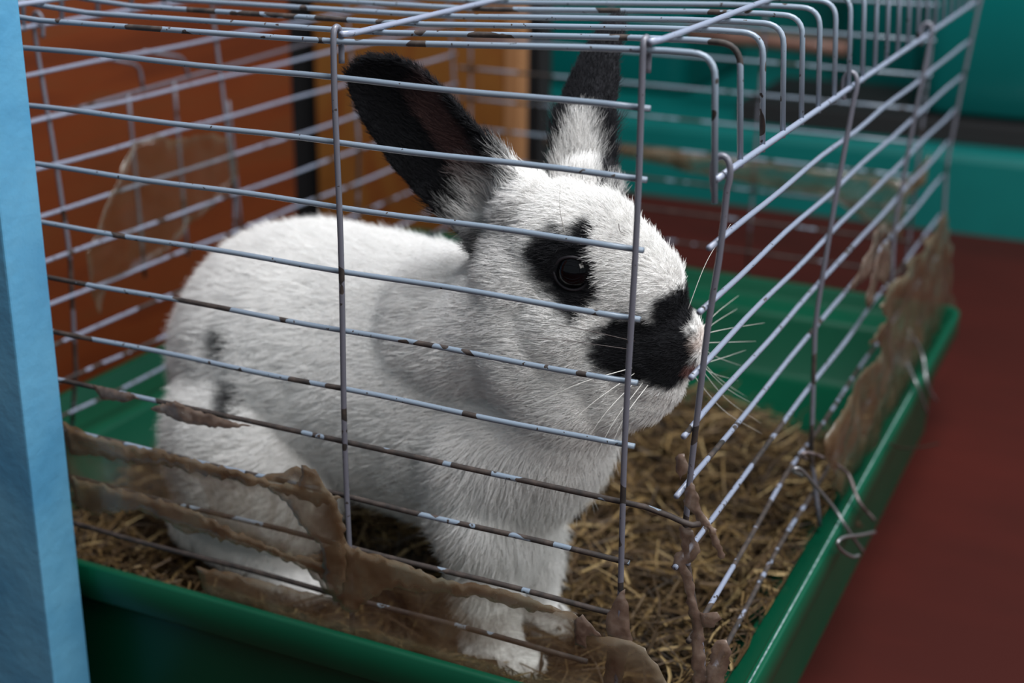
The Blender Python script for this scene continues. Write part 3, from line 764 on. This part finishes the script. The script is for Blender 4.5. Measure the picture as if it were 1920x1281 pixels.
# ---------------------------------------------------------------- cupboard behind at left
CX = -.600
cup = empty('wooden_cupboard', (CX-.1, .25, FZ), 'orange varnished wooden cupboard behind the left side of the cage', 'cupboard')
box('side_panel', CX-.02, CX, -.35, .590, FZ+.002, .45, WOOD, cup)
box('carcass', CX-.40, CX-.021, -.35, .560, FZ+.002, .44, DARK, cup)
cab = empty('wooden_cabinet', (-.56, .90, FZ), 'ochre board cabinet with pale front edge behind the back bars', 'cabinet')
bx0 = at(592, 200, 1, .80).x; bx1 = at(945, 200, 1, .80).x; bx2 = at(975, 200, 1, .80).x
box('door', bx0, bx1, .80, .818, FZ+.03, .45, WOOD2, cab)
box('edge_strip', bx1+.0005, bx2, .798, .820, FZ+.002, .45, PALE, cab)
box('carcass', bx0-.10, bx2-.001, .8195, .86, FZ+.002, .45, DARK, cab)
dp = box('dark_pole', bx2+.004, at(1012, 200, 1, .83).x, .83, .86, FZ, .6, DARK)
tag(dp, 'dark upright pole right of the pale cabinet edge', 'pole')

# ---------------------------------------------------------------- neighbouring wire frame at far left
fr_ = empty('wire_rack', (-.55, .18, -.30), 'blurred bent wire rack behind the left side of the cage', 'rack')
def fpt(px, py): return at(px, py, 0, -.545)
tube('bent_wire', fillet([fpt(190, 108), fpt(262, 122), fpt(268, 168)], .012), WR, W_Z, fr_)
tube('bent_wire', fillet([fpt(270, 96), fpt(345, 108), fpt(354, 146)], .012), WR, W_Z, fr_)
for a_, b_ in (((240, 175), (272, 520)), ((326, 150), (352, 480)), ((428, 190), (452, 430))):
    tube('upright_wire', [fpt(a_[0]+(b_[0]-a_[0])*k/6, a_[1]+(b_[1]-a_[1])*k/6) for k in range(7)], WR, W_Z, fr_)
tube('rail_wire', [fpt(20+570*k/8, 238-160*k/8) for k in range(9)], WR, W_Z, fr_)

# ---------------------------------------------------------------- tubs on the ledge
def tub(x0, x1, y0, y1, z0, z1, label, m=TEALP, taper=.10, rad=.03):
    t = empty('plastic_tub', ((x0+x1)/2, (y0+y1)/2, z0), label, 'tub', 'teal tubs on the ledge')
    h = z1-z0; vs = []; n = 8
    levels = [(0, .020), (.006, .008), (.02, .0), (.5, -.5*taper*.1), (.93, -taper*.1), (.93, -taper*.1-.010), (1., -taper*.1-.010), (1., -taper*.1-.006), (1., .0), (.1, .012)]
    rr = []
    for f_, ins in levels:
        z = z0+h*f_; a0, a1, b0, b1 = x0+ins, x1-ins, y0+ins, y1-ins
        for cx, cy, an in ((a1-rad, b0+rad, -90), (a1-rad, b1-rad, 0), (a0+rad, b1-rad, 90), (a0+rad, b0+rad, 180)):
            for k in range(n+1):
                q = math.radians(an+90*k/n); vs.append((cx+rad*math.cos(q), cy+rad*math.sin(q), z))
    M = 4*(n+1); fs = [tuple(range(M-1, -1, -1))]
    for i in range(len(levels)-1):
        for k in range(M): fs.append((i*M+k, i*M+(k+1) % M, (i+1)*M+(k+1) % M, (i+1)*M+k))
    fs.append(tuple(range((len(levels)-1)*M, len(levels)*M)))
    from_data('tub_body', vs, fs, m, t)
    vs2 = [v for v in vs]
    return t
LZ = FZ+.108
rk = box('tub_shade_slab', at(1400, 240, 1, 1.45).x, .30, 1.40, 1.64, LZ+.0005, LZ+.030, DARK); tag(rk, 'low black slab standing in for the shade under the teal tubs on the ledge', 'rack')  # black slab added to draw the shade between tubs and ledge
def X(px, py, y): return at(px, py, 1, y).x
tub(X(1700, 240, 1.44), X(1985, 150, 1.44), 1.42, 1.62, LZ+.032, .10, 'tall teal plastic tub on the ledge, the rightmost one', rad=.045)
tub(X(1560, 200, 1.74), X(1690, 200, 1.74), 1.74, 2.0, LZ+.0005, .05, 'teal plastic tub standing left of the rightmost tub', rad=.05)
tub(X(1030, 200, 1.6), X(1300, 200, 1.6), 1.55, 1.88, LZ+.0005, .10, 'broad teal plastic tub right of the dark pole', rad=.03)
rb = empty('wooden_roller', (-.37, 1.36, -.17), 'brown round wooden bar lying level behind the back bars', 'bar')
r0 = at(1290, 62, 1, 1.42); r1 = at(1590, 92, 1, 1.42)
tube('roller', [r0.lerp(r1, k/4) for k in range(5)], .0105, noisy('brown_bar', rgb(96, 66, 56), rgb(122, 88, 74), 30, .5), rb, 20)
gp = box('wall_strip', X(1868, 60, 2.03), X(1912, 60, 2.03), 2.03, 2.05, at(1890, 150, 1, 2.03).z, .5, mat('grey_paint', rgb(130, 122, 122), .6)[0])
tag(gp, 'grey upright strip on the teal back wall at the far right', 'strip')
